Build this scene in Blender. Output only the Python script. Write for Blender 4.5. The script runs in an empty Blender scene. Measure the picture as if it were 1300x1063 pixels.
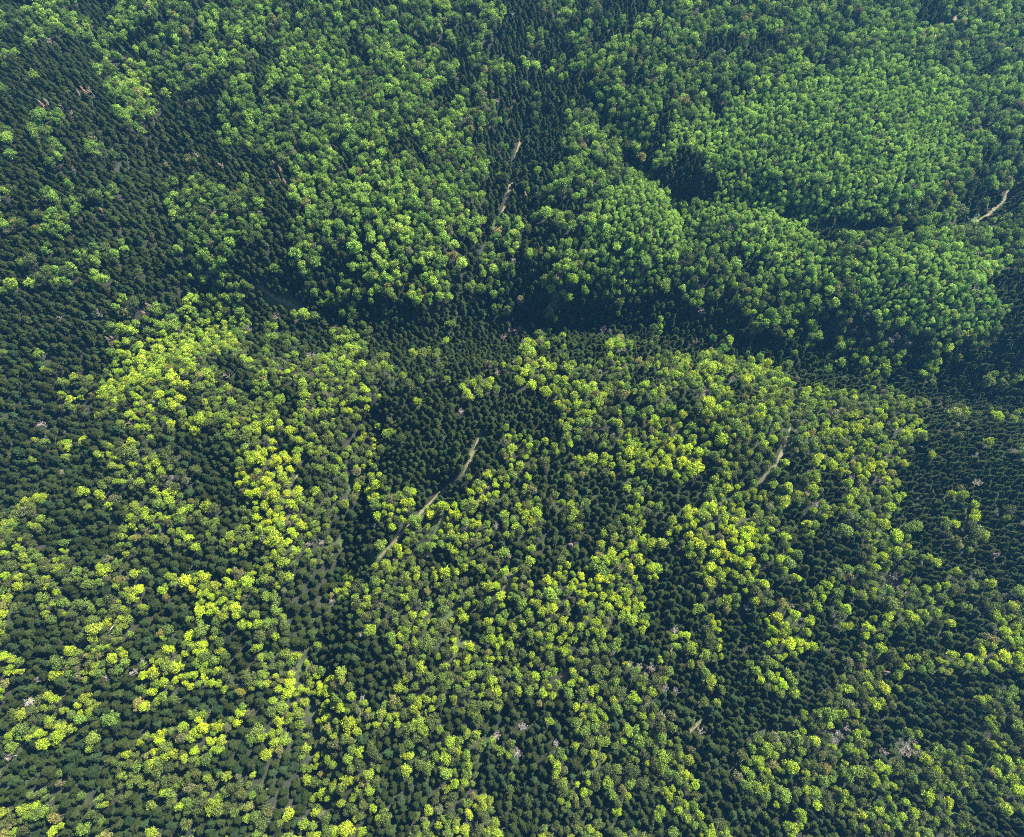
import bpy, math, random
import numpy as np
R = math.radians
random.seed(7); rng = np.random.default_rng(7)
scene = bpy.context.scene
COL = scene.collection

# ------------------------------------------------------------------ camera numbers (real drone camera: 24 mm, tilted 21 deg off straight down)
H = 480.0; TILT = R(21.0); F = 866.0
FWD = np.array([0, math.sin(TILT), -math.cos(TILT)]); UP = np.array([0, math.cos(TILT), math.sin(TILT)])

def project(x, y, z):
    dz = z - H
    zc = y*FWD[1] + dz*FWD[2]
    yc = y*UP[1] + dz*UP[2]
    return 650 + F*x/zc, 487 - F*yc/zc, zc

def flat(u, v, z0=0.0):
    d = np.array([(u-650)/F, 0, 0]) + UP*((487-v)/F) + FWD
    t = (z0-H)/d[2]
    return d[0]*t, d[1]*t

# ------------------------------------------------------------------ terrain
def seg_dist(X, Y, pts):
    best = np.full(X.shape, 1e9)
    for (x0, y0), (x1, y1) in zip(pts[:-1], pts[1:]):
        dx, dy = x1-x0, y1-y0
        t = np.clip(((X-x0)*dx + (Y-y0)*dy)/(dx*dx+dy*dy+1e-9), 0, 1)
        best = np.minimum(best, np.hypot(X-(x0+t*dx), Y-(y0+t*dy)))
    return best

def wl(px): return [flat(u, v) for u, v in px]
VALLEY = wl([(-300, 860), (-120, 720), (20, 590), (90, 500), (160, 440), (240, 392), (330, 388), (430, 408), (540, 418), (640, 398), (720, 388),
             (800, 398), (900, 418), (1000, 440), (1100, 455), (1220, 478), (1350, 505), (1600, 560)])
GULLIES = [(wl([(700, 390), (790, 380), (850, 330), (880, 290), (860, 250), (810, 215), (790, 180), (760, 140)]), 19, 16),
           (wl([(880, 290), (930, 330), (1000, 372), (1080, 430)]), 9, 14),
           (wl([(870, 252), (960, 262), (1040, 292), (1110, 298), (1190, 290), (1240, 270), (1300, 225)]), 15, 17),
           (wl([(640, 395), (610, 330), (650, 240), (665, 120), (720, 20), (760, -120)]), 18, 32),
           (wl([(215, 200), (240, 160), (190, 110), (130, 30), (100, -80)]), 14, 30),
           (wl([(245, 390), (230, 300), (205, 230), (215, 200)]), 12, 30),
           (wl([(475, 545), (448, 630), (425, 700), (392, 840), (380, 1010)]), 21, 16),
           (wl([(560, 610), (520, 670), (480, 715), (440, 730)]), 12, 12),
           (wl([(560, 740), (600, 800), (640, 850), (620, 1000)]), 7, 22),
           (wl([(760, 600), (840, 560), (930, 600), (980, 640)]), 6, 18),
           (wl([(130, 540), (180, 480), (250, 460)]), -7, 30),
           (wl([(950, 560), (1060, 640), (1200, 760)]), -7, 40),
           (wl([(300, 560), (350, 620), (360, 700)]), -8, 16),
           (wl([(870, 660), (960, 710), (1020, 820)]), -7, 22)]
VX = np.array([p[0] for p in VALLEY]); VY = np.array([p[1] for p in VALLEY])

def height(X, Y):
    X = np.asarray(X, float); Y = np.asarray(Y, float)
    Z = np.zeros(np.broadcast(X, Y).shape)
    d = seg_dist(X, Y, VALLEY)
    behind = Y - np.interp(X, VX, VY)
    sgn = behind > 0
    w = np.where(sgn, 37.0, 34.0)
    Z = Z - 36*np.exp(-(d/w)**2)
    b = np.clip(d/330.0, 0, 1); b = b*b*(3-2*b)
    Z = Z + np.where(sgn, 12*b, -26*np.clip((d-40)/420, 0, 1)**1.2)
    for cx, cy, s, a in ((1080, 190, 95, 14), (810, 285, 42, 12), (1180, 370, 60, 12), (480, 250, 80, 8), (60, 250, 110, 22), (640, 500, 90, 8), (722, 354, 20, 16)):  # last mound is added to lift the three lime trees out of shade
        x0, y0 = flat(cx, cy)
        Z = Z + a*np.exp(-((X-x0)**2+(Y-y0)**2)/(s*s))
    for pts, dep, wd in GULLIES:
        Z = Z - dep*np.exp(-(seg_dist(X, Y, pts)/wd)**2)
    Z = Z + 2.6*np.sin(X/31+1.3*np.sin(Y/43))*np.sin(Y/27+0.9*np.sin(X/37)) + 1.3*np.sin(X/13+Y/19)*np.sin(Y/11-X/23)
    return Z

# ------------------------------------------------------------------ smooth value noise
_perm = rng.random((256, 256))
def vnoise(X, Y, s):
    x = np.asarray(X)/s + 1000; y = np.asarray(Y)/s + 1000
    xi = np.floor(x).astype(int); yi = np.floor(y).astype(int)
    fx = x-xi; fy = y-yi; fx = fx*fx*(3-2*fx); fy = fy*fy*(3-2*fy)
    g = lambda a, b: _perm[a & 255, b & 255]
    return (g(xi, yi)*(1-fx)+g(xi+1, yi)*fx)*(1-fy) + (g(xi, yi+1)*(1-fx)+g(xi+1, yi+1)*fx)*fy

# ------------------------------------------------------------------ share of broadleaf trees over the land (as surveyed from the photograph)
ROWS = """44565344455536664444 45335534234225654455 545678648756
53367254465573565644 44334545344336665456 564567764786
21112622566566777666 65354535544678733556 654678877676
11113654477656887777 74536553676557844677 776688877767
11111774556676688877 76345322336664667478 888788888776
31111168355666777766 77565321226764665788 888788888765
51111242222466756787 75676322477675657898 887888888755
21345222122256456677 65677632377464378889 888888888654
31252311122222336678 65654335676722238888 888888997554
53541411554633266787 76752345776884226888 888888888643
34661211667762236778 87653233568888667556 433678873253
76762111568663223467 88743523668888886888 632246788757
67635521356532123567 88853223568888873478 877889887667
34366214445432132256 77653422874787568768 867888999843
23225325434552112423 35632321643676377687 778889999842
13222465678877521311 32222432322232264364 677778899863
11122246788853365431 12212456534322212345 334577787763
12421477788733565664 21213556435644336533 323244466423
12335776787556678565 34632677664656643788 535324342213
11246667776667368776 45533456666645654688 767567654234
22432225657863678564 26252112577756436657 888778766454
13342268874675476675 21121123677767535676 666765633665
22221577521275377764 22125653535578763565 556776212222
22122767332299836535 31246675652699875776 657786222122
11123765741189846623 36457642333653557667 564743521212
31115656672149966423 52666433653664566456 675665634333
72111247774237875327 76665476242653468865 457653232424
84112656766446874226 76655436645634599964 535775362231
65113656532234664225 76543634546533479997 332352452132
66656764266863663376 87654542666743366654 226447525642
55556662476755256327 86544544567763335665 365345653665
65445641265842663167 76445546567654346378 754455564467
63365432676423344135 65456655664533338438 852223543468
53346423775333352235 65666665376454237325 972576666766
33445336666433678455 55667554577453235222 523666754322
22366325666353667353 54676654666454474322 326666734323
23564243466345655544 67666324666455354545 567365642354
24545332367655765633 45656423565556454445 466545562356
33443456776656664443 45655332445555444555 445656554567
33443456776656664443 45655332445555444555 445656554567
24545332367655765633 45656423565556454445 466545562356
33445336666433678455 55667554577453235222 523666754322
33445336666433678455 55667554577453235222 523666754322"""
GRID = []
for i, r in enumerate(ROWS.split("\n")):
    s = r.replace(" ", "")
    assert len(s) == 52, (i, len(s))
    GRID.append([int(c)/9 for c in s])
GRID = np.array(GRID)
def share(u, v):
    x = np.clip(u/25-0.5, 0, 50.999); y = np.clip(v/25-0.5, 0, 41.999)
    xi = x.astype(int); yi = y.astype(int); fx = x-xi; fy = y-yi
    return (GRID[yi, xi]*(1-fx)+GRID[yi, xi+1]*fx)*(1-fy) + (GRID[yi+1, xi]*(1-fx)+GRID[yi+1, xi+1]*fx)*fy

def blob(u, v, cx, cy, rx, ry, ang=0):
    a = R(ang); dx = u-cx; dy = v-cy
    p = (dx*math.cos(a)+dy*math.sin(a))/rx; q = (-dx*math.sin(a)+dy*math.cos(a))/ry
    return np.sqrt(p*p+q*q)      # < 1 inside

YOUNG = [(1040, 190, 200, 85, 0), (960, 215, 110, 55, 0), (1130, 120, 110, 50, 0), (810, 290, 62, 68, 20), (1190, 365, 105, 62, 5), (960, 285, 90, 22, 8), (1000, 330, 60, 20, 10)]
LIME = [(335, 605, 42, 45, 20), (355, 670, 25, 30, 0), (920, 685, 62, 48, 25), (845, 585, 50, 50, 30), (250, 750, 70, 35, -20), (215, 840, 60, 55, -20), (990, 810, 40, 50, 10),
        (1270, 830, 60, 40, 10), (700, 470, 70, 40, 20), (940, 480, 90, 35, 10), (250, 930, 110, 30, 0), (550, 640, 70, 50, 0), (720, 350, 30, 18, 0), (210, 455, 90, 60, -20),
        (180, 110, 60, 20, 40), (500, 300, 90, 70, 10), (1120, 590, 60, 50, 0), (780, 760, 90, 60, 0), (440, 880, 60, 30, 0)]
# open ground in the photograph: kind 0 grass, 1 dry pale grass, 2 bare earth
OPEN = [(362, 386, 40, 10, 18, 0), (338, 372, 14, 9, 20, 0), (445, 625, 4, 30, 18, 0), (402, 905, 9, 16, 0, 0), (408, 930, 13, 10, -20, 0), (400, 952, 12, 9, -50, 0),
        (385, 846, 12, 7, -10, 0), (585, 578, 5, 16, 12, 0), (595, 586, 4, 20, 20, 1), (555, 668, 9, 22, 20, 0), (562, 655, 4, 16, 15, 1), (1018, 622, 15, 9, 25, 1),
        (1012, 603, 10, 4, 5, 1), (1180, 38, 22, 8, 0, 2), (771, 184, 13, 7, 10, 2), (648, 738, 6, 15, 15, 1), (715, 862, 5, 20, 20, 2), (784, 822, 4, 14, 5, 2),
        (857, 842, 5, 26, -5, 1), (860, 868, 4, 16, 0, 2), (866, 945, 4, 14, 20, 2), (985, 966, 9, 8, -30, 2), (580, 770, 5, 28, 40, 0), (618, 775, 4, 26, 30, 0),
        (600, 780, 3, 20, 45, 1), (378, 400, 14, 5, 20, 1), (625, 300, 7, 25, 15, 0), (648, 240, 4, 20, 5, 1), (432, 690, 7, 7, 0, 0), (475, 708, 16, 9, -20, 0),
        (150, 655, 6, 20, 35, 0), (700, 395, 8, 6, 0, 1), (690, 425, 10, 4, -20, 2), (1055, 655, 8, 4, 0, 2), (1130, 740, 14, 6, 10, 2), (1150, 765, 10, 4, 20, 1),
        (1115, 830, 5, 10, 0, 2), (370, 640, 5, 22, 12, 2), (1235, 280, 16, 8, -35, 0), (1215, 270, 12, 9, -30, 0), (1060, 292, 45, 7, 6, 0), (35, 890, 16, 5, 0, 1), (20, 742, 22, 3, 5, 1)]
TRACKS = {   # pixels along each, half width in metres
    'dirt_track': ([(478, 712), (505, 684), (540, 645), (556, 628), (575, 612), (590, 600), (600, 582), (607, 560), (612, 548)], 1.3),
    'valley_track': ([(1330, 165), (1300, 205), (1286, 232), (1274, 255), (1245, 280), (1205, 292), (1150, 299), (1080, 297)], 1.9),
    'hill_track': ([(955, 625), (968, 608), (985, 590), (1000, 560), (1003, 540)], 1.6),
    'upper_track': ([(1250, -30), (1228, 5), (1207, 32), (1190, 46), (1165, 42)], 2.0),
    'forest_path': ([(795, 85), (786, 105), (776, 125), (766, 150), (762, 175), (772, 186)], 1.4),
    'clay_track': ([(378, 600), (375, 622), (370, 650), (366, 668)], 1.5),
    'valley_lane': ([(325, 362), (350, 378), (380, 393), (405, 402)], 1.8),
    'slope_path': ([(604, 345), (612, 325), (625, 300), (640, 265), (650, 232), (655, 195), (668, 160)], 1.3),
    'stony_track': ([(860, 968), (868, 945), (874, 930), (900, 905)], 1.2),
}
def ground_at(u, v, up=0.0):
    z = 0.0
    for _ in range(30):
        x, y = flat(u, v, z+up)
        z = 0.5*z + 0.5*float(height(np.array([x]), np.array([y]))[0])
    x, y = flat(u, v, z+up)
    return x, y, float(height(np.array([x]), np.array([y]))[0])
TRACK_PTS = {k: ([ground_at(u, v)[:2] for u, v in pts], w) for k, (pts, w) in TRACKS.items()}

# ------------------------------------------------------------------ materials
def new_mat(name):
    m = bpy.data.materials.new(name); m.use_nodes = True
    nt = m.node_tree; nt.nodes.clear()
    return m, nt, nt.nodes, nt.links

def leaf_material(name, trans, spread, rough=0.6, spec=0.12):
    m, nt, N, L = new_mat(name)
    out = N.new('ShaderNodeOutputMaterial')
    at = N.new('ShaderNodeAttribute'); at.attribute_type = 'INSTANCER'; at.attribute_name = 'tint'
    geo = N.new('ShaderNodeNewGeometry')
    mr = N.new('ShaderNodeMapRange'); mr.inputs['To Min'].default_value = 1-spread; mr.inputs['To Max'].default_value = 1+spread
    L.new(geo.outputs['Random Per Island'], mr.inputs['Value'])
    tc = N.new('ShaderNodeTexCoord'); nz = N.new('ShaderNodeTexNoise'); nz.inputs['Scale'].default_value = 0.9; nz.inputs['Detail'].default_value = 2
    L.new(tc.outputs['Object'], nz.inputs['Vector'])
    m2 = N.new('ShaderNodeMapRange'); m2.inputs['From Min'].default_value = 0.3; m2.inputs['From Max'].default_value = 0.7
    m2.inputs['To Min'].default_value = 0.72; m2.inputs['To Max'].default_value = 1.25
    L.new(nz.outputs['Fac'], m2.inputs['Value'])
    mu = N.new('ShaderNodeMath'); mu.operation = 'MULTIPLY'; L.new(mr.outputs[0], mu.inputs[0]); L.new(m2.outputs[0], mu.inputs[1])
    sc = N.new('ShaderNodeVectorMath'); sc.operation = 'SCALE'; L.new(at.outputs['Vector'], sc.inputs[0]); L.new(mu.outputs[0], sc.inputs['Scale'])
    bs = N.new('ShaderNodeBsdfPrincipled'); bs.inputs['Roughness'].default_value = rough; bs.inputs['Specular IOR Level'].default_value = spec
    L.new(sc.outputs[0], bs.inputs['Base Color'])
    tr = N.new('ShaderNodeBsdfTranslucent'); L.new(sc.outputs[0], tr.inputs['Color'])
    mx = N.new('ShaderNodeMixShader'); mx.inputs[0].default_value = trans
    L.new(bs.outputs[0], mx.inputs[1]); L.new(tr.outputs[0], mx.inputs[2]); L.new(mx.outputs[0], out.inputs[0])
    return m

def plain_material(name, c1, c2, scale=2.0, rough=0.9):
    m, nt, N, L = new_mat(name)
    out = N.new('ShaderNodeOutputMaterial'); bs = N.new('ShaderNodeBsdfPrincipled'); bs.inputs['Roughness'].default_value = rough
    tc = N.new('ShaderNodeTexCoord'); nz = N.new('ShaderNodeTexNoise'); nz.inputs['Scale'].default_value = scale; nz.inputs['Detail'].default_value = 6
    cr = N.new('ShaderNodeValToRGB'); cr.color_ramp.elements[0].position = 0.35; cr.color_ramp.elements[1].position = 0.65
    cr.color_ramp.elements[0].color = (*c1, 1); cr.color_ramp.elements[1].color = (*c2, 1)
    L.new(tc.outputs['Object'], nz.inputs['Vector']); L.new(nz.outputs['Fac'], cr.inputs[0]); L.new(cr.outputs[0], bs.inputs['Base Color'])
    L.new(bs.outputs[0], out.inputs[0])
    return m

M_LEAF = leaf_material('broad_leaves', 0.3, 0.55)
M_NEEDLE = leaf_material('needles', 0.1, 0.45, 0.8, 0.02)
M_TWIG = leaf_material('bare_twigs', 0.1, 0.35)
M_BARK = plain_material('bark', (0.07, 0.055, 0.042), (0.16, 0.13, 0.1))
M_PALEBARK = plain_material('pale_bark', (0.22, 0.2, 0.17), (0.42, 0.39, 0.34), 1.5)
M_DEAD = plain_material('dead_wood', (0.30, 0.26, 0.21), (0.5, 0.46, 0.4), 1.5)
M_TRACK = plain_material('packed_earth', (0.060, 0.075, 0.028), (0.16, 0.13, 0.075), 0.45)

def ground_material():
    m, nt, N, L = new_mat('forest_floor')
    out = N.new('ShaderNodeOutputMaterial'); bs = N.new('ShaderNodeBsdfPrincipled'); bs.inputs['Roughness'].default_value = 0.95
    at = N.new('ShaderNodeAttribute'); at.attribute_name = 'cover'
    tc = N.new('ShaderNodeTexCoord')
    nz = N.new('ShaderNodeTexNoise'); nz.inputs['Scale'].default_value = 0.25; nz.inputs['Detail'].default_value = 8; L.new(tc.outputs['Object'], nz.inputs['Vector'])
    n2 = N.new('ShaderNodeTexNoise'); n2.inputs['Scale'].default_value = 1.6; n2.inputs['Detail'].default_value = 5; L.new(tc.outputs['Object'], n2.inputs['Vector'])
    def ramp(a, b, src):
        cr = N.new('ShaderNodeValToRGB'); cr.color_ramp.elements[0].position = 0.38; cr.color_ramp.elements[1].position = 0.62
        cr.color_ramp.elements[0].color = (*a, 1); cr.color_ramp.elements[1].color = (*b, 1); L.new(src.outputs['Fac'], cr.inputs[0]); return cr
    base = ramp((0.008, 0.013, 0.006), (0.018, 0.018, 0.010), nz)
    grass = ramp((0.016, 0.034, 0.008), (0.062, 0.095, 0.022), n2)
    dry = ramp((0.08, 0.09, 0.035), (0.17, 0.15, 0.08), n2)
    earth = ramp((0.08, 0.062, 0.04), (0.17, 0.13, 0.085), n2)
    sep = N.new('ShaderNodeSeparateColor'); L.new(at.outputs['Color'], sep.inputs[0])
    cur = base
    for k, c in enumerate((grass, dry, earth)):
        mx = N.new('ShaderNodeMix'); mx.data_type = 'RGBA'
        L.new(sep.outputs[k], mx.inputs['Factor'])
        L.new(cur.outputs[0] if cur is base else cur.outputs['Result'], mx.inputs['A']); L.new(c.outputs[0], mx.inputs['B']); cur = mx
    L.new(cur.outputs['Result'], bs.inputs['Base Color'])
    bp = N.new('ShaderNodeBump'); bp.inputs['Strength'].default_value = 0.6; bp.inputs['Distance'].default_value = 0.4
    L.new(n2.outputs['Fac'], bp.inputs['Height']); L.new(bp.outputs[0], bs.inputs['Normal'])
    L.new(bs.outputs[0], out.inputs[0])
    return m

# ------------------------------------------------------------------ ground: one sheet out to the horizon
def axis(lo, hi, step, far):
    a = list(np.arange(lo, hi+step, step)); s = step; x = lo; left = []
    while x > -far: s *= 1.5; x -= s; left.append(x)
    s = step; x = a[-1]; right = []
    while x < far: s *= 1.5; x += s; right.append(x)
    return np.array(left[::-1]+a+right)
ax = axis(-620, 620, 3.0, 6000); ay = axis(-300, 760, 3.0, 6000)
GX, GY = np.meshgrid(ax, ay)
GZ = height(np.clip(GX, -900, 900), np.clip(GY, -450, 1000))
nx, ny = len(ax), len(ay)
verts = np.stack([GX.ravel(), GY.ravel(), GZ.ravel()], 1)
idx = np.arange(nx*ny).reshape(ny, nx)
faces = np.stack([idx[:-1, :-1].ravel(), idx[:-1, 1:].ravel(), idx[1:, 1:].ravel(), idx[1:, :-1].ravel()], 1)
gm = bpy.data.meshes.new('ground'); gm.from_pydata(verts.tolist(), [], faces.tolist()); gm.update()
gm.polygons.foreach_set('use_smooth', [True]*len(gm.polygons))
GU, GV, _ = project(verts[:, 0], verts[:, 1], verts[:, 2])
cov = np.zeros((len(verts), 4), np.float32); cov[:, 3] = 1
wob = 0.5*(vnoise(verts[:, 0], verts[:, 1], 6)-0.5)
inside = (GU > -200) & (GU < 1500) & (GV > -200) & (GV < 1300) & (verts[:, 1] < 2000)
for cx, cy, rx, ry, an, k in OPEN:
    f = np.clip((1.5 - blob(GU, GV, cx, cy, rx*.8, ry*.8, an) + wob)/0.7, 0, 1)*inside
    cov[:, k] = np.maximum(cov[:, k], f)
cov[:, 0] = np.maximum(cov[:, 0], 0.45*np.clip(vnoise(verts[:, 0], verts[:, 1], 17)*2-0.9, 0, 1)*(GV > 430))
ca = gm.attributes.new('cover', 'FLOAT_COLOR', 'POINT'); ca.data.foreach_set('color', cov.ravel())
gm.materials.append(ground_material())
ground = bpy.data.objects.new('ground', gm); COL.objects.link(ground); ground['kind'] = 'structure'

def zat(X, Y):      # height of the ground sheet itself (bilinear over its cells)
    X = np.asarray(X, float); Y = np.asarray(Y, float)
    i = np.clip(np.searchsorted(ax, X)-1, 0, nx-2); j = np.clip(np.searchsorted(ay, Y)-1, 0, ny-2)
    fx = (X-ax[i])/(ax[i+1]-ax[i]); fy = (Y-ay[j])/(ay[j+1]-ay[j])
    return (GZ[j, i]*(1-fx)+GZ[j, i+1]*fx)*(1-fy)+(GZ[j+1, i]*(1-fx)+GZ[j+1, i+1]*fx)*fy

# tracks draped on the ground
for name, (pts, hw) in TRACK_PTS.items():
    P = np.array(pts); seg = np.hypot(*np.diff(P, axis=0).T); s = np.concatenate([[0], np.cumsum(seg)])
    n = max(4, int(s[-1]/1.2)); t = np.linspace(0, s[-1], n)
    x = np.interp(t, s, P[:, 0]); y = np.interp(t, s, P[:, 1])
    for _ in range(6):
        x[1:-1] = (x[:-2]+2*x[1:-1]+x[2:])/4; y[1:-1] = (y[:-2]+2*y[1:-1]+y[2:])/4
    tx, ty = np.gradient(x), np.gradient(y); l = np.hypot(tx, ty)+1e-9; nxv, nyv = -ty/l, tx/l
    w = hw*(0.45+0.6*vnoise(x, y, 7))
    w = w*np.clip(np.minimum(t, s[-1]-t)/6, 0.25, 1)
    vs, fs = [], []
    cols = 5
    for k in range(n):
        for c in range(cols):
            o = (c/(cols-1)*2-1)*w[k]; X, Y = x[k]+nxv[k]*o, y[k]+nyv[k]*o
            vs.append((X, Y, float(zat(X, Y))+0.07))
    for k in range(n-1):
        for c in range(cols-1):
            a = k*cols+c; fs.append((a, a+1, a+cols+1, a+cols))
    me = bpy.data.meshes.new(name); me.from_pydata(vs, [], fs); me.materials.append(M_TRACK)
    o = bpy.data.objects.new(name, me); COL.objects.link(o); o['kind'] = 'structure'

# ------------------------------------------------------------------ tree models
class MB:
    def __init__(s): s.v, s.f, s.m = [], [], []
    def quad(s, c, n, size, roll, asp=1.0, mat=0, bend=0.0):
        n = n/np.linalg.norm(n)
        a = np.cross(n, [0, 0, 1.0]) if abs(n[2]) < 0.95 else np.cross(n, [1.0, 0, 0])
        a /= np.linalg.norm(a); b = np.cross(n, a)
        u = (math.cos(roll)*a+math.sin(roll)*b)*size*0.5; w = (-math.sin(roll)*a+math.cos(roll)*b)*size*0.5*asp
        i = len(s.v)
        for p in (c-u-n*bend, c+w*0.9, c+u-n*bend, c-w): s.v.append(tuple(p))
        s.f.append((i, i+1, i+2, i+3)); s.m.append(mat)
    def tube(s, pts, rad, sides=5, mat=0):
        base = len(s.v); pts = [np.array(p, float) for p in pts]
        for k, p in enumerate(pts):
            d = pts[min(k+1, len(pts)-1)]-pts[max(k-1, 0)]; d /= np.linalg.norm(d)+1e-9
            a = np.cross(d, [0, 0, 1.0]) if abs(d[2]) < 0.9 else np.cross(d, [1.0, 0, 0]); a /= np.linalg.norm(a); b = np.cross(d, a)
            for q in range(sides):
                t = 2*math.pi*q/sides; s.v.append(tuple(p+(a*math.cos(t)+b*math.sin(t))*rad[k]))
        for k in range(len(pts)-1):
            for q in range(sides):
                i = base+k*sides+q; j = base+k*sides+(q+1) % sides
                s.f.append((i, j, j+sides, i+sides)); s.m.append(mat)
    def mesh(s, name, mats):
        me = bpy.data.meshes.new(name); me.from_pydata(s.v, [], s.f)
        for m in mats: me.materials.append(m)
        if len(mats) > 1: me.polygons.foreach_set('material_index', s.m)
        me.update(); return me
    def join(s, o, mat):
        i = len(s.v); s.v += o.v; s.f += [tuple(k+i for k in f) for f in o.f]; s.m += [mat]*len(o.f)

def rdir(r):
    z = r.uniform(-1, 1); t = r.uniform(0, 6.283); q = math.sqrt(1-z*z)
    return np.array([q*math.cos(t), q*math.sin(t), z])

def make_broadleaf(seed, density=1.0):
    """12 m tree, crown about 6 m wide; returns trunk, crown"""
    r = random.Random(seed); T, C = MB(), MB()
    ht = 12.0; cr = r.uniform(2.5, 3.4); ex = r.uniform(.7, 1.0)
    lean = np.array([r.uniform(-.4, .4), r.uniform(-.4, .4), 0])
    T.tube([(0, 0, -1.5), (0, 0, 1), tuple(lean*0.6+[0, 0, 5]), tuple(lean+[0, 0, 9.5])], [0.26, 0.2, 0.15, 0.05], 6)
    lobes = []
    n = r.randint(9, 13)
    for k in range(n):
        a = k*2.399+r.uniform(-.4, .4); q = math.sqrt((k+0.3)/n)
        d = q*cr*r.uniform(.5, .92)
        z = ht - 1.5 - 3.4*(q**2)*r.uniform(.6, 1.2)
        lobes.append((np.array([lean[0]+d*math.cos(a), lean[1]+ex*d*math.sin(a), z+r.uniform(-.7, .5)]), r.uniform(.75, 1.6)*(1.12-0.25*q)))
    for k in range(5):
        a = r.uniform(0, 6.28); d = cr*r.uniform(.35, .7)
        lobes.append((np.array([lean[0]+d*math.cos(a), lean[1]+d*math.sin(a), r.uniform(5.0, 7.2)]), r.uniform(1.0, 1.35)))
    for c, rad in lobes:
        T.tube([tuple(lean*0.6+[0, 0, r.uniform(4, 7)]), tuple((c+lean+[0, 0, 6])/2*[1, 1, 1]), tuple(c)], [0.09, 0.06, 0.02], 4)
        m = int(62*rad*rad*density)
        for _ in range(m):
            d = rdir(r); d[2] = d[2]*0.75+0.12
            rr = rad*(r.uniform(.62, 1.22) if r.random() < .8 else r.uniform(.3, .7))
            p = c+d*rr
            nn = d+0.75*rdir(r)
            C.quad(p, nn, r.uniform(.36, .72), r.uniform(0, 6.28), r.uniform(.55, 1), bend=r.uniform(-.06, .14))
    return T, C

def make_conifer(seed, kind=0):
    """14 m tree, crown about 4.2 m wide"""
    r = random.Random(seed); T, C = MB(), MB(); ht = 14.0
    T.tube([(0, 0, -1.5), (0, 0, 3), (0, 0, 9), (0, 0, ht-.3)], [0.24, 0.19, 0.11, 0.02], 6)
    nl = 13
    Rm = 2.25 if kind == 0 else 2.5
    for k in range(nl):
        t = (k+0.5)/nl; z = 4.0+(ht-4.3)*t
        rad = Rm*((1-t)**(0.62 if kind == 0 else 0.48))*r.uniform(.85, 1.12)+0.12
        nb = max(4, int(9-4*t)); a0 = r.uniform(0, 6.28)
        for q in range(nb):
            a = a0+2*math.pi*q/nb+r.uniform(-.25, .25); L_ = rad*r.uniform(.72, 1.18)
            dr = np.array([math.cos(a), math.sin(a), 0]); sd = np.array([-dr[1], dr[0], 0])
            lift = 0.12 if kind else 0.0; droop = 0.30*L_
            p0 = np.array([0, 0, z]); p1 = dr*L_*.55+[0, 0, z+lift-droop*.35]; p2 = dr*L_+[0, 0, z+lift-droop]
            wd = 0.30+0.16*L_
            i = len(C.v)
            for p in (p0, p1+sd*wd-[0, 0, .12], p2, p1-sd*wd-[0, 0, .12], p1+[0, 0, .08]): C.v.append(tuple(p))
            for f in ((0, 1, 4), (1, 2, 4), (2, 3, 4), (3, 0, 4)): C.f.append(tuple(i+x for x in f)); C.m.append(0)
            for _ in range(3):
                s_ = r.uniform(.35, 1.02); pp = p0*(1-s_)+p2*s_+sd*r.uniform(-.3, .3)+[0, 0, r.uniform(-.1, .22)]
                C.quad(pp, np.array([0, 0, 1.0])+.8*rdir(r)+dr*.4, r.uniform(.3, .55), r.uniform(0, 6.28), .6, bend=.06)
    for _ in range(5):
        C.quad(np.array([r.uniform(-.12, .12), r.uniform(-.12, .12), ht-r.uniform(-.2, .6)]), rdir(r), .4, r.uniform(0, 6), .5)
    return T, C

def make_bare(seed, twigs=150):
    """11 m leafless or just budding tree"""
    r = random.Random(seed); T, C = MB(), MB()
    T.tube([(0, 0, -1.5), (0, 0, 2), (.2, .1, 6), (.3, 0, 10)], [0.22, 0.18, 0.12, 0.03], 6)
    for k in range(15):
        a = k*2.399; z0 = r.uniform(3, 8.5); L_ = r.uniform(1.6, 3.1)*(1.2-z0/16)
        e = np.array([math.cos(a)*L_, math.sin(a)*L_, z0+L_*r.uniform(.6, 1.1)])
        mid = e*0.5+np.array([0.1, 0, z0*0.5-.2]); T.tube([(.15, 0, z0), tuple(mid), tuple(e)], [0.08, 0.05, 0.015], 4)
        for _ in range(5):
            s_ = r.uniform(.4, 1); b = mid*(1-s_)+e*s_; d = rdir(r); d[2] = abs(d[2])*.8+.1
            T.tube([tuple(b), tuple(b+d*r.uniform(.6, 1.2))], [0.03, 0.012], 3)
        for _ in range(int(twigs/15)):
            s_ = r.uniform(.35, 1.1); c = mid*(1-s_)+e*s_+rdir(r)*r.uniform(.2, .7)
            C.quad(c, rdir(r)+[0, 0, .5], r.uniform(.35, .7), r.uniform(0, 6), .28)
    return T, C

def make_dead_conifer(seed):
    T, C = make_conifer(seed, 0)
    r = random.Random(seed)
    keep = [k for k in range(len(C.f)) if r.random() < .62]
    C.f = [C.f[k] for k in keep]; C.m = [0]*len(C.f)
    return T, C

def make_shrub(seed):
    r = random.Random(seed); C = MB()
    for _ in range(r.randint(3, 5)):
        c = np.array([r.uniform(-.8, .8), r.uniform(-.8, .8), r.uniform(.5, 1.0)]); rad = r.uniform(.6, .95)
        for _ in range(30):
            d = rdir(r); C.quad(c+d*rad*r.uniform(.6, 1.05), d+.7*rdir(r), r.uniform(.35, .6), r.uniform(0, 6), .8)
    return C

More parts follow.
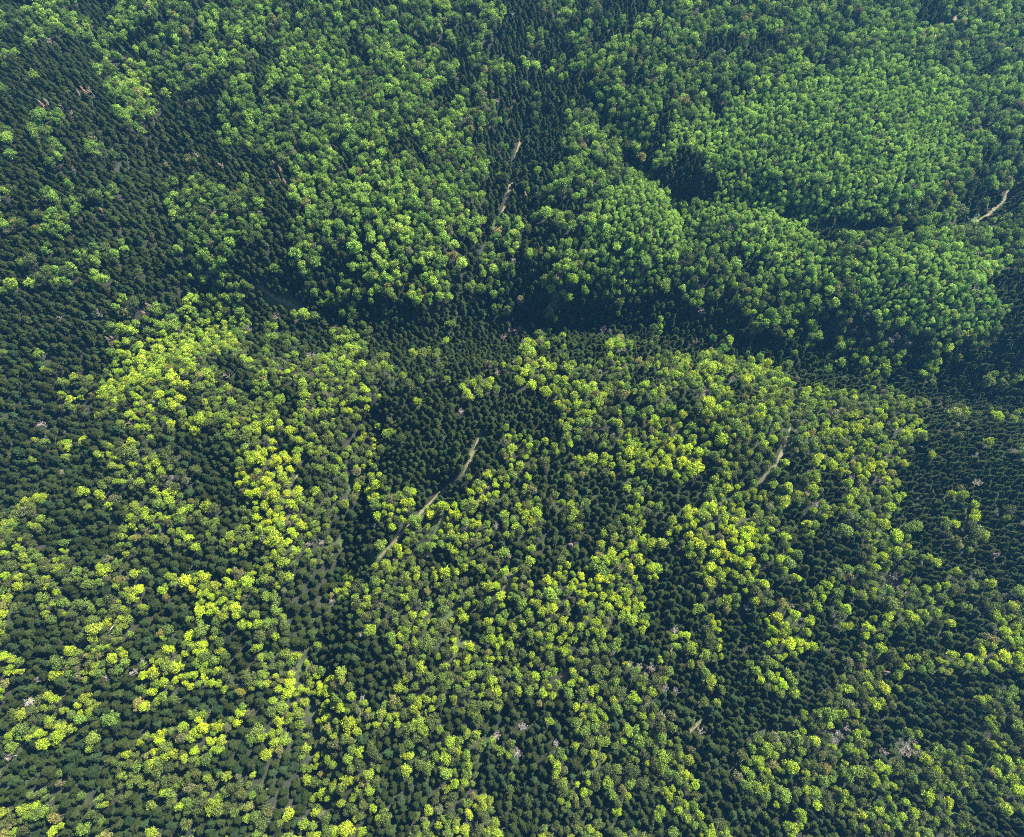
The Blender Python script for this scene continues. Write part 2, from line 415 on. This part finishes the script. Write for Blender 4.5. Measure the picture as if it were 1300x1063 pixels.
KIND = {}
def register(kind, gens, mats):
    """for each model: trunk mesh, crown mesh and one mesh with both"""
    out = []
    for k, (T, C) in enumerate(gens):
        both = MB(); both.join(T, 0); both.join(C, 1)
        out.append((T.mesh(kind+'_trunk', [mats[0]]), C.mesh(kind+'_crown', [mats[1]]), both.mesh(kind, mats)))
    KIND[kind] = out
register('broadleaf_tree', [make_broadleaf(s) for s in range(14)], [M_BARK, M_LEAF])
register('conifer_tree', [make_conifer(s, s % 2) for s in range(7)], [M_BARK, M_NEEDLE])
register('bare_tree', [make_bare(s) for s in range(5)], [M_PALEBARK, M_TWIG])
register('dead_conifer', [make_dead_conifer(50+s) for s in range(3)], [M_BARK, M_NEEDLE])
SHRUBS = [make_shrub(s).mesh('shrub', [M_LEAF]) for s in range(4)]

# ------------------------------------------------------------------ where every tree stands
# landmark trees first: pixel of crown, kind, crown width m, height m, colour, label
LANDMARK = [
    (730, 352, 'broadleaf_tree', 9.6, 15, (.20, .30, .020), 'large bright lime round-crowned tree alone in the dark conifer valley, right of a lime pair'),
    (712, 356, 'broadleaf_tree', 6.2, 12, (.21, .29, .018), 'middle lime tree of three standing close together in the dark valley'),
    (699, 347, 'broadleaf_tree', 5.8, 12, (.21, .30, .02), 'leftmost lime tree of three standing close together in the dark valley'),
    (1222, 264, 'broadleaf_tree', 13.5, 17, (.085, .12, .03), 'huge olive green spreading tree at the inside bend of the track in the right valley'),
    (921, 440, 'broadleaf_tree', 9.5, 14, (.10, .22, .03), 'round fresh green tree on the right rim of the valley among dark grey conifers'),
    (906, 428, 'broadleaf_tree', 8.0, 14, (.07, .17, .035), 'bluish green round tree up left of the fresh green rim tree'),
    (1053, 468, 'broadleaf_tree', 9.0, 13, (.09, .17, .025), 'green dome tree standing out among dark conifers on the right valley rim'),
    (1213, 524, 'broadleaf_tree', 12.0, 15, (.15, .20, .035), 'broad pale lime tree at the top edge of the right conifer plantation'),
    (1180, 512, 'broadleaf_tree', 9.0, 13, (.11, .15, .03), 'olive lime tree just left of the broad pale lime tree above the plantation'),
    (893, 393, 'bare_tree', 8.5, 15, (.23, .17, .15), 'pinkish grey leafless tree standing tall in the dark valley right of centre'),
    (660, 378, 'broadleaf_tree', 8.5, 15, (.15, .14, .055), 'pale brownish olive tree on the crest at the centre of the photo'),
    (688, 418, 'bare_tree', 7.0, 10, (.36, .30, .24), 'pale leafless tree over tan ground just behind the central crest'),
    (764, 417, 'bare_tree', 7.5, 13, (.26, .21, .18), 'pinkish grey budding tree right of centre below the valley rim'),
    (435, 606, 'broadleaf_tree', 8.0, 12, (.12, .20, .03), 'round green tree at the left edge of the narrow dark green gap'),
    (375, 572, 'broadleaf_tree', 8.5, 13, (.17, .25, .02), 'big round lime green tree just right of the bright lime grove'),
    (530, 508, 'broadleaf_tree', 8.0, 12, (.20, .27, .015), 'lone bright yellow tree amid the dark plantation left of the centre'),
    (512, 475, 'broadleaf_tree', 6.5, 12, (.18, .26, .02), 'small lime tree alone in the dark plantation up left of the lone yellow one'),
    (501, 550, 'broadleaf_tree', 5.2, 11, (.17, .24, .03), 'small round lime tree on the left border of the central dark plantation'),
    (675, 660, 'broadleaf_tree', 9.0, 13, (.22, .27, .012), 'bright yellow wide tree below centre surrounded by dark conifers'),
    (773, 438, 'broadleaf_tree', 8.5, 12, (.20, .29, .02), 'bright lime tree with ragged crown on the hilltop right of centre'),
    (716, 440, 'broadleaf_tree', 6.0, 11, (.18, .26, .02), 'small round lime tree on the hilltop above the centre'),
    (1140, 612, 'broadleaf_tree', 7.5, 12, (.19, .25, .03), 'yellow lime tree with long shadow at the left border of the right plantation'),
    (640, 358, 'broadleaf_tree', 5.0, 11, (.12, .2, .03), 'small green tree at the dark valley bottom left of the three lime trees'),
    (860, 800, 'bare_tree', 6.0, 10, (.28, .23, .21), 'greyish bare tree among dark conifers right of the lower track'),
    (442, 920, 'broadleaf_tree', 11.5, 14, (.21, .26, .012), 'large bright yellow tree beside the small shaded meadow at lower left of centre'),
    (415, 878, 'broadleaf_tree', 9.0, 14, (.20, .27, .015), 'yellow green tree casting a dark shadow on the small lower meadow'),
    (1123, 795, 'broadleaf_tree', 9.0, 13, (.15, .21, .02), 'rounded lime tree in dark conifers left of the lower right lime slope'),
    (665, 925, 'bare_tree', 6.5, 11, (.30, .26, .24), 'greyish white leafless tree in the dark hollow near the bottom centre'),
    (657, 955, 'bare_tree', 7.0, 11, (.30, .24, .2), 'pale tan leafless tree in the hollow by the bottom edge'),
    (707, 945, 'bare_tree', 5.5, 10, (.36, .33, .31), 'whitish dead-looking tree right of the hollow near the bottom edge'),
    (10, 962, 'bare_tree', 8.0, 10, (.42, .33, .26), 'pale pinkish bare tree in the very bottom left corner'),
    (35, 890, 'bare_tree', 8.0, 10, (.36, .34, .31), 'whitish grey bare tree near the left edge among dark olive conifers'),
    (305, 875, 'broadleaf_tree', 9.0, 13, (.17, .17, .025), 'golden olive tree in dark conifers left of the yellow ring of trees'),
    (107, 885, 'broadleaf_tree', 8.0, 12, (.19, .23, .02), 'yellow tree topping the left lime patch near the bottom left'),
]
DEADC = [(346, 205), (355, 212), (362, 200), (350, 222), (358, 228), (366, 240), (372, 232), (342, 232), (262, 345), (252, 352), (268, 356), (246, 344), (185, 385), (180, 395),
         (140, 426), (134, 430), (96, 115), (104, 112), (50, 130), (55, 126), (636, 300), (668, 245), (128, 265), (318, 278), (250, 196), (1268, 705), (1125, 855), (1060, 310), (725, 690)]
BLUSH = [(1043, 575, 16, 10), (1035, 640, 14, 7), (800, 850, 30, 10), (835, 868, 25, 10), (545, 703, 20, 8), (610, 640, 8, 5), (660, 420, 30, 12), (1140, 740, 25, 10), (640, 725, 15, 10), (200, 505, 10, 8),
         (90, 400, 25, 12), (1140, 430, 35, 8), (1095, 425, 25, 10), (420, 760, 15, 6), (400, 690, 12, 6), (465, 800, 14, 10), (1075, 935, 20, 15), (1150, 950, 30, 12), (60, 540, 30, 14), (1010, 780, 20, 10)]

# solid conifer blocks
DARK = [(78, 610, 58, 105, -10), (270, 607, 50, 28, 48), (225, 560, 45, 13, -10), (243, 712, 50, 13, -15), (182, 782, 21, 46, 0), (240, 766, 14, 13, 0), (33, 795, 32, 26, 0), (297, 812, 42, 22, 0),
        (400, 795, 42, 46, 10), (448, 690, 26, 38, 10), (412, 735, 20, 40, 15), (915, 880, 62, 42, 20), (850, 748, 18, 55, 5), (730, 622, 85, 15, 5), (548, 558, 88, 72, 25), (1235, 620, 95, 105, 10),
        (700, 690, 25, 10, 0), (620, 460, 60, 22, 0), (600, 410, 110, 30, -8), (740, 408, 110, 18, 6), (965, 440, 80, 22, 12), (1100, 480, 110, 22, 8), (1240, 505, 70, 22, 5), (835, 610, 30, 12, 30),
        (120, 880, 45, 16, -20), (150, 945, 40, 14, 0), (260, 890, 40, 14, 20), (340, 900, 22, 30, 0), (1030, 850, 45, 22, 0), (1180, 890, 50, 40, 0), (1050, 690, 50, 12, 0), (660, 925, 45, 28, 0)]
step = 1.75
xs = np.arange(-720, 720, step); ys = np.arange(-340, 800, step)
PX, PY = np.meshgrid(xs, ys); PX = PX.ravel(); PY = PY.ravel()
PX = PX+rng.uniform(-.85, .85, PX.shape); PY = PY+rng.uniform(-.85, .85, PY.shape)
PZ = zat(PX, PY)
U, V, ZC = project(PX, PY, PZ+10.0)
U0, V0, _ = project(PX, PY, PZ+1.0)
ok = (U > -190) & (U < 1490) & (V > -150) & (V < 1180) & (ZC > 50)
for pts, w in TRACK_PTS.values(): ok &= seg_dist(PX, PY, pts) > w*.7+(2.1 if w in (1.3, 1.9, 1.6) else 1.0)
wn = 0.5*(vnoise(PX, PY, 5)-0.5)
for cx, cy, rx, ry, an, k in OPEN: ok &= blob(U0, V0, cx, cy, rx*.75+1, ry*.75+1, an)+1.6*wn > 1.0
PX, PY, PZ, U, V, ZC = (a[ok] for a in (PX, PY, PZ, U, V, ZC))
n = len(PX)
f = share(U, V)
young = np.full(n, 9.0)
for b in YOUNG: young = np.minimum(young, blob(U, V, *b))
young = young + 0.25*(vnoise(PX, PY, 14)-.5) < 1
f = np.where(young & (f > .6), f+.08, f)
clump = 0.5*vnoise(PX, PY, 11)+0.3*vnoise(PX+500, PY, 24)+0.2*vnoise(PX, PY+300, 6)
rank = np.argsort(np.argsort(clump))/n
score = 0.86*rank+0.14*rng.random(n)
srank = np.argsort(np.argsort(score))/n
f = f*np.where((U < 240) & (V > 120) & (V < 500-1.1*U*.6), .6, 1.0)
cc = (blob(U, V, 590, 425, 130, 45, -8) < 1) | (blob(U, V, 680, 418, 190, 38, 4) < 1)
f = np.where(cc, f*.45, f)
f = np.where((blob(U, V, 668, 130, 55, 150, 5) < 1) | (blob(U, V, 250, 185, 48, 45, 30) < 1) | (blob(U, V, 400, 385, 130, 30, 8) < 1), f*.6, f)
dk = np.full(n, 9.0)
for b in DARK: dk = np.minimum(dk, blob(U, V, *b))
dk = dk+.35*(vnoise(PX, PY, 9)-.5)
f = np.where(dk < 1, np.minimum(f, .35)*.45, f)
f0 = f
f = np.clip((f-.46)*1.3+.50-.07*(V < 420)+0.05*(V < 420)*(f > .3), .03, .985)
f = np.where(f0 < .25, np.minimum(f, f0*.45), np.where(f0 < .36, np.minimum(f, f0*.75), f))
lm = np.full(n, 9.0)
for b in LIME[:4]+LIME[2:3]: lm = np.minimum(lm, blob(U, V, *b))
f = np.where((lm < .9) & (dk > 1), np.clip(f+.22, 0, .985), f)
broad = srank < f
lime = np.full(n, 9.0)
for b in LIME: lime = np.minimum(lime, blob(U, V, *b))
limef = np.clip(1.5-lime, 0, 1)
yel = np.clip((V-330)/200, 0, 1)        # lower hill: lighter spring foliage; greener tint higher up partly paints in haze
tone = vnoise(PX+90, PY+40, 19)
rr = rng.random(n); r2 = rng.random(n); r3 = rng.random(n)
blush = np.full(n, 9.0)
for cx, cy, rx, ry in BLUSH: blush = np.minimum(blush, blob(U, V, cx, cy, rx, ry))
bare = (rr < 0.004) | ((blush < 1) & (rr < .28))
# radii
plant = (~broad) & ((blob(U, V, 560, 535, 150, 140, 0) < 1) | (blob(U, V, 1210, 610, 150, 140, 0) < 1) | (blob(U, V, 950, 860, 110, 60, 0) < 1))
rad = np.where(broad, rng.uniform(2.1, 4.0, n)+1.2*(r3 > .86), rng.uniform(2.1, 3.7, n))
rad = np.where(young & broad, rng.uniform(1.45, 2.7, n)+1.3*(r3 > .93), rad)
rad = np.where((~broad) & (U < 430) & (V > 470), rng.uniform(2.4, 4.0, n), rad)
rad = np.where(plant, rng.uniform(1.9, 2.9, n), rad)
rad = np.where(bare, rng.uniform(2.2, 3.2, n), rad)

cell = 4.5; HG = {}; acc = []
LX = []
def put(x, y, r, k): HG.setdefault((int(x//cell), int(y//cell)), []).append((x, y, r)); 
def free(x, y, r):
    ci, cj = int(x//cell), int(y//cell)
    for i in range(ci-2, ci+3):
        for j in range(cj-2, cj+3):
            for (a, b, q) in HG.get((i, j), ()):
                d = (.68 if r+q > 4.6 else .70)*(r+q)
                if (a-x)**2+(b-y)**2 < d*d: return False
    return True
landmarks = []
for u, v, kind, w, h, c, lab in LANDMARK:
    x, y, z = ground_at(u, v, h*.8); put(x, y, w/2, 0); landmarks.append((x, y, float(zat(x, y)), kind, w, h, c, lab))
deads = []
for u, v in DEADC:
    x, y, z = ground_at(u, v, 10); put(x, y, 2.0, 0); deads.append((x, y, float(zat(x, y))))
order = rng.permutation(n)
pxl, pyl, rl = PX.tolist(), PY.tolist(), rad.tolist()
for PASS, i in [(p_, i_) for p_ in (True, False) for i_ in order.tolist()]:
    if broad[i] == PASS and free(pxl[i], pyl[i], rl[i]): put(pxl[i], pyl[i], rl[i], 0); acc.append(i)
acc = np.array(acc)
print('trees', len(acc), 'broad', int(broad[acc].sum()), 'bare', int(bare[acc].sum()))

def colour(i):
    """own leaf colour of tree i and a word for it"""
    t, a, b = float(tone[i]), float(r2[i]), float(r3[i])
    def j(c, s=.16):
        k = 1+s*(random.random()*2-1)
        return tuple(max(.003, v*k*(1+.06*(random.random()*2-1))) for v in c)
    if bare[i]:
        c, w = random.choice([((.26, .22, .19), 'greyish'), ((.30, .21, .19), 'pinkish grey'), ((.27, .21, .13), 'tan'), ((.20, .17, .15), 'brown grey')])
        return j(c), w
    if broad[i]:
        y = float(yel[i]); lf = float(limef[i])
        q = a*.9+.05+.35*lf+.3*(t-.5)+(.2 if min(blob(U[i], V[i], *LIME[0]), blob(U[i], V[i], *LIME[1]), blob(U[i], V[i], *LIME[2])) < 1 else 0)
        if young[i]: ramp = [(0, (.11, .20, .042)), (.5, (.21, .35, .06)), (1, (.33, .47, .08))]
        else: ramp = [(0, (.050+.01*y, .078, .024)), (.22, (.080+.012*y, .118, .030)), (.5, (.115+.018*y, .205, .034)), (.75, (.185+.04*y, .30, .045-.02*y)), (1.0, (.255+.045*y, .385+.015*y, .055-.033*y)), (1.3, (.28+.09*y, .40+.045*y, .06-.042*y))]
        q = min(max(q, 0), ramp[-1][0])
        for (q0, c0), (q1, c1) in zip(ramp[:-1], ramp[1:]):
            if q <= q1: k = (q-q0)/(q1-q0); c = tuple(u_*(1-k)+v_*k for u_, v_ in zip(c0, c1)); break
        w = 'dark olive' if q < .22 else 'dull green' if q < .42 else 'mid green' if q < .6 else 'light green' if q < .8 or y < .4 else 'lime green' if q < .98 else 'bright lime'
        if b < .02 and not young[i]: c, w = (.19, .19, .05), 'golden olive'
        elif b < .05 and not young[i]: c, w = (.13, .145, .06), 'greyish olive'
        return j(c), w
    c, w = ((.020, .029, .008), 'dark green')
    if b > .84: c, w = (.025, .036, .011), 'dark olive'
    elif b < .18: c, w = (.018, .032, .012), 'bluish green'
    return j(c, .32), w

trees = []     # x y z kind width height tint word index
for i in acc.tolist():
    c, w = colour(i)
    k = 'bare_tree' if bare[i] else 'broadleaf_tree' if broad[i] else 'conifer_tree'
    wd = 2*rl[i]*random.uniform(.98, 1.12)
    if k == 'broadleaf_tree': h = (8.5+wd*.75)*random.uniform(.85, 1.12)
    elif k == 'bare_tree': h = random.uniform(9, 12.5)
    else: h = random.triangular(5.5, 13, 9.0)*(.5+.2*wd/2)
    if k == 'broadleaf_tree' and V[i] < 430: wd *= 1.12; h *= 1.15
    if young[i] and k == 'broadleaf_tree': h = random.uniform(8, 12.5)+(wd-3.5)
    trees.append([PX[i], PY[i], PZ[i], k, wd, h, c, w, float(U[i]), float(V[i]), wd*F/float(ZC[i]), float(f[i])])

# ------------------------------------------------------------------ individual trees (those that show largest) and the rest
BASEW = {'broadleaf_tree': 6.4, 'conifer_tree': 4.6, 'bare_tree': 6.2, 'dead_conifer': 4.6}
BASEH = {'broadleaf_tree': 12.3, 'conifer_tree': 14.0, 'bare_tree': 11.0, 'dead_conifer': 14.0}
CAT = {'broadleaf_tree': 'broadleaf tree', 'conifer_tree': 'conifer', 'bare_tree': 'bare tree', 'dead_conifer': 'dead conifer'}
GROUP = {'broadleaf_tree': 'broadleaf trees of the near hillside', 'conifer_tree': 'conifers of the near hillside', 'bare_tree': 'leafless trees scattered through the forest',
         'dead_conifer': 'browned conifers on the far slopes'}
PROTO = {}
def add_tree(x, y, z, kind, w, h, tint, label, model=None):
    model = random.randrange(len(KIND[kind])) if model is None else model
    key = (kind, model)
    rot = (random.gauss(0, .06), random.gauss(0, .06), random.uniform(0, 6.28))
    sw = w/BASEW[kind]; sh = h/BASEH[kind]
    if key not in PROTO:
        root = bpy.data.objects.new(kind, None); root.empty_display_size = 1.0
        tr = bpy.data.objects.new('trunk', KIND[kind][model][0]); cr = bpy.data.objects.new('crown', KIND[kind][model][1])
        COL.objects.link(root); COL.objects.link(tr); COL.objects.link(cr); tr.parent = root; cr.parent = root
        PROTO[key] = (root, tr, cr)
    else:
        a, b, c = PROTO[key]
        root, tr, cr = a.copy(), b.copy(), c.copy()
        COL.objects.link(root); COL.objects.link(tr); COL.objects.link(cr); tr.parent = root; cr.parent = root
    root.location = (x, y, z); root.rotation_euler = rot; root.scale = (sw*random.uniform(.86, 1.14), sw*random.uniform(.86, 1.14), sh)
    cr['tint'] = [float(v) for v in tint]
    root['label'] = label; root['category'] = CAT[kind]; root['group'] = GROUP[kind]

used = set()
def size_word(px, kind):
    lo, hi = (9.6, 12.6) if kind != 'conifer_tree' else (8.0, 9.6)
    return 'small' if px < lo else 'large' if px > hi else 'medium'
def place_words(u, v):
    return f"{u/13.0:.1f} percent across, {v/10.63:.1f} percent down"
def auto_label(t):
    kind = t[3]; mix = 'among conifers' if t[11] < .36 else 'in mixed forest' if t[11] < .66 else 'among leafy trees'
    noun = {'broadleaf_tree': 'broadleaf', 'conifer_tree': 'conifer', 'bare_tree': 'leafless tree'}[kind]
    s = f"{size_word(t[10], kind)} {t[7]} {noun} {mix}, {place_words(t[8], t[9])}"
    assert s not in used; used.add(s)
    return s
for x, y, z, kind, w, h, c, lab in landmarks: add_tree(x, y, z, kind, w, h, c, lab)
for k, (x, y, z) in enumerate(deads):
    u, v = DEADC[k]
    add_tree(x, y, z, 'dead_conifer', random.uniform(3.8, 4.8), random.uniform(11, 14), random.choice([(.20, .115, .07), (.15, .12, .10), (.17, .13, .11)]),
             f"dead brown conifer among green ones, {place_words(u, v)}")
inview = lambda t: -4 < t[8] < 1304 and -4 < t[9] < 972
n_land = {k: sum(1 for l in landmarks if l[3] == k) for k in BASEW}
rest = {'broadleaf_tree': [], 'conifer_tree': []}
chosen = set()
for kind, cap in (('broadleaf_tree', 298), ('conifer_tree', 298), ('bare_tree', 290)):
    mine = sorted([k for k, t in enumerate(trees) if t[3] == kind and inview(t)], key=lambda k: -trees[k][10])
    chosen |= set(mine[:cap-n_land[kind]])
for k, t in enumerate(trees):
    if k in chosen: add_tree(*t[:7], auto_label(t))
    elif t[3] in rest: rest[t[3]].append(t)

# the mass of the forest: one object of kind stuff per sort of tree, instanced with geometry nodes
def forest(name, items, meshes, basew, baseh, label, mat_names=None):
    lib = bpy.data.collections.new(name+'_models')
    for k, me in enumerate(meshes):
        lib.objects.link(bpy.data.objects.new(f'{name}_model_{k:02d}', me))
    me = bpy.data.meshes.new(name)
    me.from_pydata([(t[0], t[1], t[2]) for t in items], [], [])
    N_ = len(items)
    def attr(nm, typ, data, prop='value'):
        a = me.attributes.new(nm, typ, 'POINT'); a.data.foreach_set(prop, np.asarray(data, np.float32).ravel() if typ != 'INT' else np.asarray(data, np.int32)); return a
    sw = np.array([t[4]/basew for t in items]); sh = np.array([t[5]/baseh for t in items])
    attr('size', 'FLOAT_VECTOR', np.stack([sw*rng.uniform(.84, 1.16, N_), sw*rng.uniform(.84, 1.16, N_), sh], 1), 'vector')
    attr('turn', 'FLOAT_VECTOR', np.stack([rng.normal(0, .07, N_), rng.normal(0, .07, N_), rng.uniform(0, 6.28, N_)], 1), 'vector')
    attr('tint', 'FLOAT_VECTOR', [t[6] for t in items], 'vector')
    attr('model', 'INT', rng.integers(0, len(meshes), N_))
    o = bpy.data.objects.new(name, me); COL.objects.link(o); o['kind'] = 'stuff'; o['label'] = label
    ng = bpy.data.node_groups.new(name+'_scatter', 'GeometryNodeTree')
    ng.interface.new_socket('Geometry', in_out='INPUT', socket_type='NodeSocketGeometry'); ng.interface.new_socket('Geometry', in_out='OUTPUT', socket_type='NodeSocketGeometry')
    N, L = ng.nodes, ng.links
    gi, go = N.new('NodeGroupInput'), N.new('NodeGroupOutput')
    ip = N.new('GeometryNodeInstanceOnPoints'); ci = N.new('GeometryNodeCollectionInfo')
    ci.inputs['Collection'].default_value = lib; ci.inputs['Separate Children'].default_value = True; ci.inputs['Reset Children'].default_value = True
    ip.inputs['Pick Instance'].default_value = True
    def na(nm, dt):
        a = N.new('GeometryNodeInputNamedAttribute'); a.data_type = dt; a.inputs['Name'].default_value = nm; return a.outputs['Attribute']
    L.new(gi.outputs[0], ip.inputs['Points']); L.new(ci.outputs[0], ip.inputs['Instance'])
    L.new(na('model', 'INT'), ip.inputs['Instance Index']); L.new(na('turn', 'FLOAT_VECTOR'), ip.inputs['Rotation']); L.new(na('size', 'FLOAT_VECTOR'), ip.inputs['Scale'])
    L.new(ip.outputs[0], go.inputs[0])
    md = o.modifiers.new('scatter', 'NODES'); md.node_group = ng
    return o
forest('broadleaf_forest', rest['broadleaf_tree'], [m[2] for m in KIND['broadleaf_tree']], BASEW['broadleaf_tree'], BASEH['broadleaf_tree'],
       'mass of spring green and lime broadleaf trees covering the hills')
forest('conifer_forest', rest['conifer_tree'], [m[2] for m in KIND['conifer_tree']], BASEW['conifer_tree'], BASEH['conifer_tree'],
       'mass of dark green conifers covering the slopes and valley')

# undergrowth in the gaps and clearings
m_ = 60000
sx = rng.uniform(-560, 560, m_); sy = rng.uniform(-270, 640, m_); sz = zat(sx, sy)
su, sv, szc = project(sx, sy, sz)
okm = (su > -100) & (su < 1400) & (sv > -60) & (sv < 1120)
for pts, w in TRACK_PTS.values(): okm &= seg_dist(sx, sy, pts) > w+.3
inopen = np.zeros(m_, bool)
for cx, cy, rx, ry, an, k in OPEN: inopen |= blob(su, sv, cx, cy, rx, ry, an) < 1.0
okm &= inopen | (rng.random(m_) < .12+.45*vnoise(sx, sy, 15))
okm &= (~inopen) | (rng.random(m_) < 1.5*vnoise(sx, sy, 4)**1.5)
items = []
for k in np.nonzero(okm)[0].tolist():
    c = random.choice([(.05, .09, .02), (.08, .12, .025), (.04, .06, .02), (.12, .17, .03), (.10, .09, .045)])
    items.append((float(sx[k]), float(sy[k]), float(sz[k]), '', random.uniform(1.2, 3.2), random.uniform(1.0, 2.8), tuple(v*random.uniform(.8, 1.2) for v in c)))
forest('undergrowth', items, SHRUBS, 2.8, 1.9, 'low bushes and scrub filling the gaps between the trees')

# fallen pale logs
LOGS = [(590, 790, 40), (598, 782, 42), (575, 800, 45), (566, 752, 60), (612, 760, 55), (583, 765, 50), (636, 755, 60), (628, 775, 55), (588, 558, 60), (585, 556, 35), (575, 655, 50), (572, 660, 65), (560, 690, 80),
        (1130, 745, 15), (1150, 752, 25), (1135, 770, 10), (120, 545, 50), (1165, 780, 30), (140, 800, 60), (975, 545, 70), (510, 503, 55), (268, 563, 40), (175, 905, 20), (690, 430, 50), (697, 445, 70)]
def make_log():
    b = MB(); b.tube([(-3.6, 0, .22), (-1, .05, .24), (1.5, -.04, .2), (3.8, .1, .14)], [.24, .22, .17, .08], 7)
    i = len(b.v); b.v += [(-3.6, 0, .22)]
    for q in range(7): b.f.append((q, i, (q+1) % 7)); b.m.append(0)
    for q in range(6): b.tube([(-1+q*.8, 0, .25), (-.7+q*.8, (-1)**q*.7, .7)], [.05, .02], 4)
    return b.mesh('fallen_log', [M_DEAD])
log_me = make_log(); log0 = None
for u, v, a in LOGS:
    x, y, z = ground_at(u, v); z = float(zat(x, y))
    if log0 is None: o = log0 = bpy.data.objects.new('fallen_log', log_me)
    else: o = log0.copy()
    COL.objects.link(o)
    e = .5; gx = float(zat(x+e, y)-zat(x-e, y)); gy = float(zat(x, y+e)-zat(x, y-e))
    th = R(a)+R(random.uniform(-8, 8)); slope = math.atan2(gx*math.cos(th)+gy*math.sin(th), 1.0)
    o.location = (x, y, z+.05); o.rotation_euler = (0, -slope, th); s = random.uniform(.8, 1.25); o.scale = (s, s*1.2, s*1.2)
    o['label'] = f"pale fallen log on the forest floor, {place_words(u, v)}"; o['category'] = 'fallen log'; o['group'] = 'pale logs lying on the forest floor'

# ------------------------------------------------------------------ haze: the air between the drone and the forest
HAZE = 0.00007
def haze_box():
    m, nt, N, L = new_mat('haze'); out = N.new('ShaderNodeOutputMaterial'); v = N.new('ShaderNodeVolumePrincipled')
    v.inputs['Density'].default_value = HAZE; v.inputs['Color'].default_value = (.12, .47, 1.0, 1); v.inputs['Anisotropy'].default_value = 0.3
    L.new(v.outputs[0], out.inputs['Volume'])
    me = bpy.data.meshes.new('haze'); a = 6400; zl = float(GZ.min())-2; zh = H+30
    vs = [(x, y, z) for z in (zl, zh) for y in (-a, a) for x in (-a, a)]
    me.from_pydata(vs, [], [(0, 2, 3, 1), (4, 5, 7, 6), (0, 1, 5, 4), (2, 6, 7, 3), (1, 3, 7, 5), (0, 4, 6, 2)]); me.materials.append(m)
    o = bpy.data.objects.new('haze', me); COL.objects.link(o); o['kind'] = 'stuff'; o['label'] = 'thin pale blue haze in the air over the forest'
import os
if not os.environ.get('NOHAZE'): haze_box()

# ------------------------------------------------------------------ light
SUN_EL, SUN_AZ = R(48), R(46)     # azimuth measured from +Y towards +X
w = bpy.data.worlds.new('World'); scene.world = w; w.use_nodes = True
nt = w.node_tree; nt.nodes.clear()
sky = nt.nodes.new('ShaderNodeTexSky'); sky.sky_type = 'NISHITA'; sky.sun_disc = False; sky.sun_elevation = SUN_EL; sky.sun_rotation = SUN_AZ
sky.air_density = 1.2; sky.dust_density = 0.6
bg = nt.nodes.new('ShaderNodeBackground'); bg.inputs['Strength'].default_value = 0.06
wo = nt.nodes.new('ShaderNodeOutputWorld'); nt.links.new(sky.outputs[0], bg.inputs[0]); nt.links.new(bg.outputs[0], wo.inputs[0])
sd = bpy.data.lights.new('sun', 'SUN'); sd.energy = 5.0; sd.angle = R(0.6); sd.color = (1.0, .93, .80)
so = bpy.data.objects.new('sun', sd); COL.objects.link(so)
from mathutils import Vector
d = Vector((math.sin(SUN_AZ)*math.cos(SUN_EL), math.cos(SUN_AZ)*math.cos(SUN_EL), math.sin(SUN_EL)))
so.rotation_euler = d.to_track_quat('Z', 'Y').to_euler(); so.location = (200, 300, 700)

cd = bpy.data.cameras.new('camera'); cam = bpy.data.objects.new('camera', cd); COL.objects.link(cam)
cam.location = (0, 0, H); cam.rotation_euler = (TILT, 0, 0)
cd.sensor_width = 36; cd.lens = 36*F/1300; cd.shift_y = -44.5/1300; cd.clip_start = 1; cd.clip_end = 20000
scene.camera = cam
scene.view_settings.view_transform = 'Standard'; scene.view_settings.look = 'None'; scene.view_settings.gamma = 1; scene.view_settings.exposure = 2.0
cy = scene.cycles
cy.max_bounces = 6; cy.diffuse_bounces = 3; cy.transmission_bounces = 4; cy.volume_bounces = 0; cy.glossy_bounces = 1
cy.use_denoising = False
cy.filter_width = 1.0
scene.cycles.pixel_filter_type = 'BLACKMAN_HARRIS'
